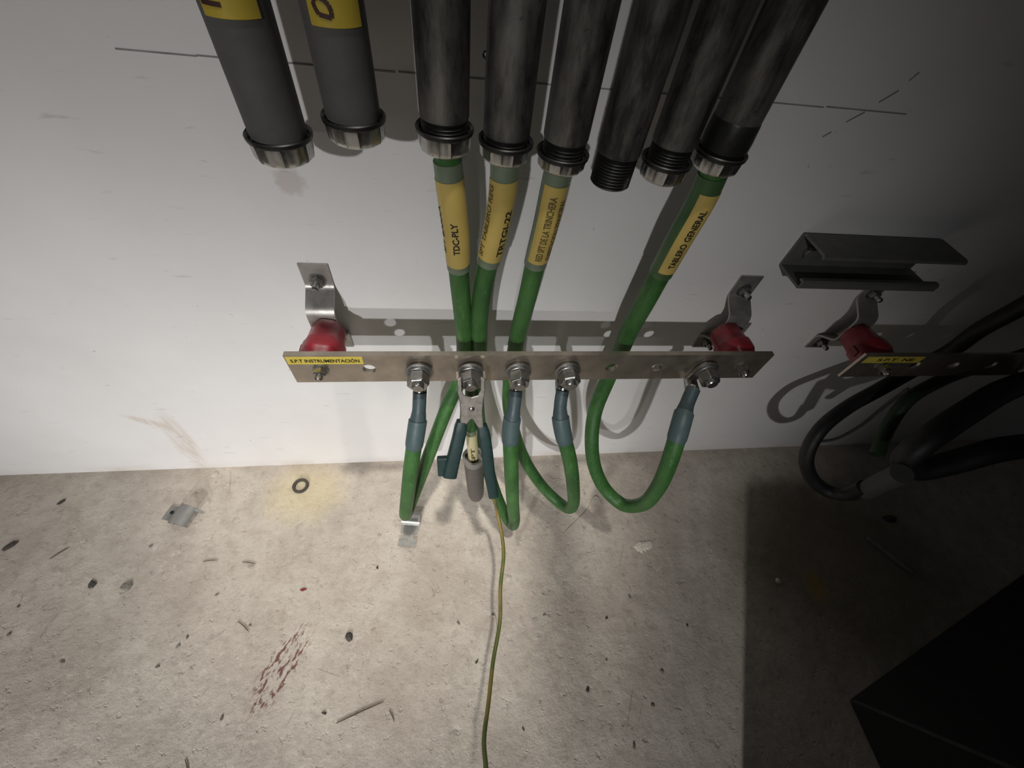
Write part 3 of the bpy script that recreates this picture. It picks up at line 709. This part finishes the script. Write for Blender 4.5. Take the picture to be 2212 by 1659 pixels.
wp = Path([gr.p[-1]-gr.t[-1]*0.02, gr.p[-1]+gr.t[-1]*0.004, (0.0483,-0.1497,0.15),(0.0545,-0.1897,0.13),(0.0492,-0.2276,0.11),(0.0472,-0.2609,0.1),(0.0363,-0.3011,0.1),(0.0286,-0.337,0.11),(0.0215,-0.3638,0.13),(0.0218,-0.3807,0.15),(0.0201,-0.3953,0.17),(0.02,-0.44,0.22),(0.02,-0.52,0.24)])
wp.tube(MB(), 0, wp.L, 0.0023, 12, 0.004).obj('wire', 'wire', tl, True)

# ------------------------------------------------------------------ strut channel stub on the wall
sc = thing('strut_channel', (0.403,-0.0185,0.424), 'short grey strut channel fixed to the wall above the dark bar', 'strut channel')
d_, z0, z1, th, lip, ret = 0.0385, 0.4240, 0.4620, 0.0024, 0.0095, 0.006
mid = [(-d_+ret,z0+lip),(-d_+0.002,z0+lip),(-d_,z0+lip-0.002),(-d_,z0+0.002),(-d_+0.002,z0),(-0.003,z0),(-0.0006,z0+0.002),(-0.0006,z1-0.002),(-0.003,z1),(-d_+0.003,z1),(-d_+0.0005,z1-0.0015),(-d_,z1-0.004)]
inn = []
for i, p_ in enumerate(mid):
    a_ = Vector(mid[max(i-1,0)]); b_ = Vector(mid[min(i+1,len(mid)-1)]); dv = (b_-a_).normalized()
    inn.append((p_[0]-dv.y*th, p_[1]+dv.x*th))
vs = []; nm = len(mid)
for xx in (0.3265, 0.4795):
    vs += [(xx, y_, z_) for y_, z_ in mid] + [(xx, y_, z_) for y_, z_ in inn]
fs = []
for i in range(nm-1):
    fs += [(i,i+1,2*nm+i+1,2*nm+i), (nm+i,3*nm+i,3*nm+i+1,nm+i+1), (i,nm+i,nm+i+1,i+1), (2*nm+i,2*nm+i+1,3*nm+i+1,3*nm+i)]
for i in (0, nm-1): fs.append((i,nm+i,3*nm+i,2*nm+i))
MB().add(vs, fs).obj('channel', 'strut', sc, True, angle=25)
mb = MB(); hexnut(mb, 0.012, 0.0, 0.006, (0.345,-th,0.443), (0,-1,0)); mb.obj('fixing_bolt', 'strut', sc)

# ------------------------------------------------------------------ black and dark green cables at the right
def cable(name, pts, r, mat, label, cat, group=None, lug=None):
    t = thing(name, pts[0], label, cat, group); p = Path(pts); p.tube(MB(), 0, p.L, r, 20, 0.004).obj('jacket', mat, t, True); return t, p
tb1, pb1 = cable('power_cable', [(0.60,-0.062,0.62),(0.575,-0.060,0.50),(0.5663,-0.06,0.4284),(0.5678,-0.055,0.39),(0.5819,-0.05,0.3456),(0.564,-0.053,0.3163),(0.522,-0.068,0.2938),(0.4874,-0.08,0.2732),(0.4534,-0.1,0.2515),(0.4474,-0.12,0.2205),(0.4683,-0.14,0.1904),(0.4908,-0.155,0.1815),(0.4991,-0.165,0.1967),(0.4851,-0.17,0.236)], 0.0085, 'black', 'black cable curling into a round loop below the dark bar, grey-sleeved end', 'cable')
tb2, pb2 = cable('power_cable', [(0.655,-0.093,0.342),(0.5959,-0.11,0.345),(0.5435,-0.13,0.3400),(0.4950,-0.15,0.3325),(0.4790,-0.16,0.3147),(0.4810,-0.1665,0.2960),(0.4970,-0.172,0.2900),(0.5265,-0.172,0.3045),(0.5576,-0.17,0.3281),(0.62,-0.17,0.340),(0.75,-0.17,0.36)], 0.0125, 'black', 'thick black cable bolted to the dark bar and doubling back right', 'cable')
lgm = Path([(0.640,-0.097,0.342),(0.6600,-0.089,0.342),(0.668,-0.083,0.3425)]); lgm.tube(MB(), 0, lgm.L, 0.0085, 18).obj('lug_barrel', 'steel', tb2, True)
mb = MB(); hexnut(mb, 0.017, 0, 0.014, (0.6633,KF-0.001,BC), (0,-1,0)); o = mb.obj('hex_bolt', 'steel'); tag(o, 'hex bolt on the dark right-hand bar, holding the thick black cable', 'bolt')
cable('ground_cable', [(0.76,-0.052,0.42),(0.6955,-0.05,0.3366),(0.6477,-0.053,0.3154),(0.6024,-0.064,0.305),(0.5621,-0.08,0.2867),(0.5486,-0.1,0.2582),(0.5289,-0.13,0.2375)], 0.0078, 'green_dark', 'dark green cable curving down behind the black loop', 'cable')
sp = Path([(0.4610,-0.1805,0.3020),(0.4740,-0.1765,0.2700),(0.4960,-0.171,0.2250)]); sp.tube(MB(), 0, sp.L, 0.0105, 20).obj('tape_sleeve', 'sleeve_grey', tb1, True)
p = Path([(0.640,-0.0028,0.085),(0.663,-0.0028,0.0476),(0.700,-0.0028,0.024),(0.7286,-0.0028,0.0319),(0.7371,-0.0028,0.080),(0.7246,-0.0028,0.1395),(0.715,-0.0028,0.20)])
tag(p.tube(MB(), 0, p.L, 0.0024, 10).obj('cable_shadow_line', 'streak', None, True), 'thin grey cord standing in for a cable shadow on the wall behind the black loop', 'streak')  # grey tube drawn in place of a cable's shadow on the wall

# ------------------------------------------------------------------ dark foot in the lower right, plus unseen blockers added for shade
cb = thing('foot_with_blockers', (0.75,-0.85,0), 'black sloping foot in the lower right corner, with unseen shade blockers added', 'cabinet')
base = [(0.529,-0.384),(1.30,-0.150),(1.30,-1.10),(0.533,-1.10)]
top_ = [(0.640,-0.470),(1.30,-0.275),(1.30,-1.10),(0.645,-1.10)]
MB().add([(a,b,0.0) for a,b in base]+[(a,b,0.12) for a,b in top_], [(3,2,1,0),(4,5,6,7),(0,1,5,4),(1,2,6,5),(2,3,7,6),(3,0,4,7)]).obj('plinth', 'cabinet', cb, False, 0.003)
MB().add([(0.5315,-0.3865,0.0035),(0.5365,-0.385,0.0035),(0.6445,-0.469,0.1215),(0.6395,-0.473,0.1215)], [(0,1,2,3)]).obj('pale_edge', 'edge_tone', cb)  # lighter strip along the sloping edge
MB().box((0.263,-1.10,0.0),(1.30,-0.60,0.30)).obj('added_low_blocker', 'cabinet', cb, False, 0.004)  # unseen block added to shade the right floor from the low lamps
MB().box((1.22,-1.10,0.30),(1.30,-0.60,0.74)).obj('added_blocker_post', 'cabinet', cb, False, 0.004)  # unseen, joins the two added blocks
MB().box((0.270,-1.10,0.74),(1.30,-0.32,2.0)).obj('added_high_blocker', 'cabinet', cb, False, 0.004)  # unseen block added to cut the overhead lamp off the right floor
hp = Path([(0.280,-0.46,1.15),(0.18,-0.46,1.15),(0.136,-0.455,1.15),(0.131,-0.42,1.15),(0.131,-0.32,1.15),(0.131,-0.21,1.15)]); hp.tube(MB(), 0, hp.L, 0.019, 16, 0.01).obj('streak_blocker_rod', 'cabinet', cb, True)  # unseen rod added to cast the soft dark streak on the floor

# ------------------------------------------------------------------ loose things on the floor
# split washer / ring
r0, r1 = 0.0078, 0.0125
tag(MB().lathe([(r0,0.0002),(r1-0.0006,0.0002),(r1,0.0010),(r1,0.0026),(r1-0.0006,0.0034),(r0+0.0006,0.0034),(r0,0.0026),(r0,0.0002)], (-0.2534,-0.0384,0), n=36, cap0=False, cap1=False).obj('washer', 'chip_dark', None, True), 'dark ring washer lying on the yellowish stained concrete', 'washer')

def sheet(path2d, width_profile, th, m4, name, mat, parent, holes=None):
    """bent strip: path2d list of (u,w) heights along the strip, width_profile list of (v0,v1)"""
    mb = MB(); vs = []; n = len(path2d)
    for (u,h),(v0,v1) in zip(path2d, width_profile):
        for hh in (h, h+th):
            for v in (v0,v1): vs.append(m4 @ Vector((u,v,hh)))
    fs = []
    for i in range(n-1):
        a = 4*i; b = a+4
        fs += [(a,a+1,b+1,b),(a+2,b+2,b+3,a+3),(a,b,b+2,a+2),(a+1,a+3,b+3,b+1)]
    fs += [(0,2,3,1),(4*n-4,4*n-3,4*n-1,4*n-2)]
    return mb.add(vs, fs).obj(name, mat, parent, True, angle=50)
def place(x, y, z, rz): return Matrix.Translation((x,y,z)) @ Matrix.Rotation(rz,4,'Z')
# one-hole pipe strap, lying on its side at the left
st_ = thing('pipe_strap', (-0.408,-0.080,0), 'dull grey one-hole pipe strap lying on the floor at the left', 'strap')
m4 = place(-0.411,-0.078,0.0002,math.radians(-18))
n = 14; arch = [(-0.027,0.0),(-0.012,0.0)]
for i in range(n+1):
    a = PI - PI*0.80*i/n; arch.append((0.0055+0.0165*math.cos(a), 0.001+0.0150*math.sin(a)))
wd = [(-0.012,0.010)]*2 + [(-0.015,0.015)]*6 + [(-0.015,0.013)]*(n+1-6)
sheet(arch, wd[:len(arch)], 0.0014, m4, 'strap_sheet', 'galv_dull', st_)
MB().lathe([(0.0028,0.0),(0.0028,0.0004)], m4 @ Vector((-0.019,0.0,0.0014)), (0,0,1), n=16).obj('screw_hole', 'lip', st_)
MB().box((0,0,0),(0.010,0.004,0.0012)).obj('bent_tab', 'galv_dull', st_)
bt = st_.children[-1] if st_.children else None
# shiny clip half hidden under the first loop
sc2 = thing('strut_clip', (-0.075,-0.120,0), 'bright metal clip with T-shaped tail under the leftmost green loop', 'clip')
m4 = place(-0.0735,-0.098,0.0003,math.radians(-98))
pth = [(-0.006,0.0005)]; wdt = [(-0.012,0.012)]
for i in range(9):
    a = PI*i/8; pth.append((0.006-0.009*math.cos(a), 0.0005+0.008*math.sin(a))); wdt.append((-0.014,0.014))
pth += [(0.020,0.0005),(0.026,0.0004),(0.0261,0.0004),(0.035,0.0004),(0.0351,0.0004),(0.046,0.0004)]
wdt += [(-0.0135,0.0135),(-0.013,0.013),(-0.0075,0.0085),(-0.0075,0.0085),(-0.0135,0.0135),(-0.0135,0.0135)]
sheet([(u_, h_+0.0012) for u_, h_ in pth], wdt, 0.0016, m4, 'clip_sheet', 'galv', sc2)

def rod(name, pts, r, mat, label, cat, taper=True):
    p = Path(pts, 0.003, ref=(0,0,1)); o = p.tube(MB(), 0, p.L, r, 8, 0.004, prof=(lambda f: 0.35+0.65*math.sin(PI*min(1,max(0.05,f)))**0.4) if taper else None).obj(name, mat, None, True); return tag(o, label, cat)
rod('fibre_strand', [(0.2377,-0.0951,0.001),(0.2395,-0.0840,0.0012),(0.2331,-0.0786,0.0012),(0.2260,-0.0870,0.0012),(0.2158,-0.1019,0.001),(0.2000,-0.1150,0.001),(0.1785,-0.1304,0.0008),(0.166,-0.140,0.0006)], 0.00085, 'fibre', 'pale hair-thin strand curling on the floor between two green loops', 'strand')
rod('wood_splinter', [(-0.1497,-0.3432,0.0010),(-0.122,-0.3350,0.0012),(-0.0954,-0.3276,0.0010)], 0.0008, 'twig', 'thin brown splinter lying diagonally near the bottom edge', 'splinter')
rod('wire_scrap', [(0.0395,-0.2600,0.001),(0.0440,-0.2460,0.0012),(0.0475,-0.2430,0.0012),(0.0490,-0.2480,0.0012),(0.0500,-0.2700,0.001)], 0.0009, 'fibre', 'tiny hooked scrap of pale wire beside the thin yellow-green lead', 'wire scrap')
rod('floor_stick', [(0.7006,-0.1796,0.0042),(0.725,-0.212,0.0042),(0.7488,-0.2436,0.0042)], 0.0042, 'stick', 'pale grey stick lying on the dark floor at the right', 'stick')
for i,(x,y,l,a,lab) in enumerate([(-0.553,-0.122,0.022,40,'thin curved brown sliver near the left edge, below the strap'),(-0.353,-0.1455,0.018,2,'straight brown sliver lying level on the floor below the strap'),
                              (-0.300,-0.152,0.020,-12,'pair-like thin sliver on the floor right of the level sliver'),(-0.285,-0.232,0.022,-38,'short bent brown sliver left of the red paint smear'),(-0.306,-0.3668,0.018,-62,'dark sliver by the bottom edge at the left'),(-0.085,-0.343,0.014,-60,'short brown sliver right of the diagonal splinter')]):
    c, s_ = math.cos(math.radians(a))*l/2, math.sin(math.radians(a))*l/2
    rod('sliver', [(x-c,y-s_,0.0009),(x+0.001,y+0.0012,0.0012),(x+c,y+s_,0.0009)], 0.0006, 'twig', lab, 'sliver')

def chip(x, y, r, mat, label, group=None, flat=0.35, seed=0, name='debris_chip', stretch=1.0, rot=0.0):
    rnd = random.Random(seed); n = rnd.choice((6,7,8)); vs = []; h = r*flat
    R = [r*rnd.uniform(0.55,1.15) for _ in range(n)]
    cr, sr = math.cos(rot), math.sin(rot)
    for k,(z,sc_) in enumerate(((0.0,1.0),(h*0.6,0.92),(h,0.5))):
        for i in range(n):
            a = 2*PI*i/n; u, v = R[i]*sc_*math.cos(a)*stretch, R[i]*sc_*math.sin(a)/stretch
            vs.append((x+u*cr-v*sr, y+u*sr+v*cr, z + (rnd.uniform(-.15,.15)*h if k else 0)))
    fs = [tuple(range(n-1,-1,-1)), tuple(2*n+i for i in range(n))]
    for k in range(2):
        for i in range(n): j = (i+1)%n; fs.append((k*n+i,k*n+j,(k+1)*n+j,(k+1)*n+i))
    return tag(MB().add(vs,fs).obj(name, mat), label, 'debris', group)
chip(-0.6215,-0.1082,0.0075,'chip_dark','dark elongated chip at the left edge of the floor',seed=1,stretch=1.6,rot=0.6)
chip(-0.5876,-0.0461,0.0050,'chip_dark','small dark chip near the wall at the left, behind the strap',seed=2,stretch=1.4,rot=0.7)
chip(-0.4925,-0.1656,0.0060,'chip_dark','dark crumb, left one of a pair below the strap',seed=3)
chip(-0.4495,-0.1722,0.0085,'chip_grey','grey flat flake, right one of a pair below the strap',seed=4,stretch=1.3,rot=0.2)
chip(-0.1474,-0.2544,0.0060,'chip_dark','dark crumb right of the red paint smear',seed=5,flat=0.6)
chip(-0.2186,-0.1920,0.0036,'chip_red','tiny red paint chip above the red smear',seed=6,stretch=1.4)
fr = random.Random(12); fn = 22; fR = [0.0160*(0.8+0.25*math.sin(2*i*2*PI/fn+1)+fr.uniform(-0.22,0.22)) for i in range(fn)]
fv = [(0.2956+fR[i]*k_*math.cos(2*PI*i/fn), -0.1668+fR[i]*k_*0.8*math.sin(2*PI*i/fn), z_) for (k_, z_) in ((1.0, 0.0), (0.9, 0.0012), (0.45, 0.0022)) for i in range(fn)]
ff = [tuple(range(fn-1,-1,-1)), tuple(2*fn+i for i in range(fn))] + [(k_*fn+i, k_*fn+(i+1)%fn, (k_+1)*fn+(i+1)%fn, (k_+1)*fn+i) for k_ in (0,1) for i in range(fn)]
tag(MB().add(fv, ff).obj('plaster_flake', 'plaster'), 'ragged pale plaster flake below the wide U-loop', 'debris')
chip(0.5022,-0.2330,0.0065,'chip_pale','small pale crumb in the dim area right of the U-loop',seed=8,name='plaster_crumb')
chip(0.7700,-0.1490,0.0120,'chip_dark','dark flake on the floor below the grey sleeve',seed=9,stretch=1.4)
chip(0.0735,-0.1991,0.0050,'chip_pale','pale crumb touching the thin wire on its right',seed=10,name='plaster_crumb')
chip(-0.3895,-0.0130,0.0055,'chip_pale','pale crumb at the foot of the wall below the brown smear',seed=11,name='plaster_crumb')
rnd = random.Random(3)
spots = [(-0.5677,-0.1864),(-0.5606,-0.2177),(-0.3581,-0.247),(-0.2823,-0.3252),(0.2106,-0.2612),(0.2526,-0.2373),(0.199,-0.3102),(0.274,-0.3298),(0.2139,-0.3999),(0.2498,-0.3639),(0.1663,-0.3402),(0.0762,-0.3709),(-0.3506,-0.2375),(-0.4846,-0.253),(-0.166,-0.3321),(0.0214,-0.2972),(-0.0027,-0.2499),(-0.2775,-0.2305),(-0.3742,-0.2674),(-0.44,-0.12),(-0.33,-0.19),(-0.12,-0.17),(0.12,-0.25),(0.33,-0.28)]
for i,(x,y) in enumerate(spots):
    chip(x, y, rnd.uniform(0.0018,0.0032), rnd.choice(('chip_dark','chip_grey','chip_brown')), 'tiny dark grit crumb scattered on the concrete floor', 'tiny grit crumbs on the floor', 0.5, 40+i, 'grit_crumb', rnd.uniform(1,1.5), rnd.uniform(0,3))
# the strap's bent tab sits at its open end
for o in st_.children:
    if o.name.startswith('bent_tab'):
        o.matrix_parent_inverse = WM(st_).inverted(); o.location = (-0.392,-0.0755,0.0125); o.rotation_euler = (0,0.35,math.radians(-18))
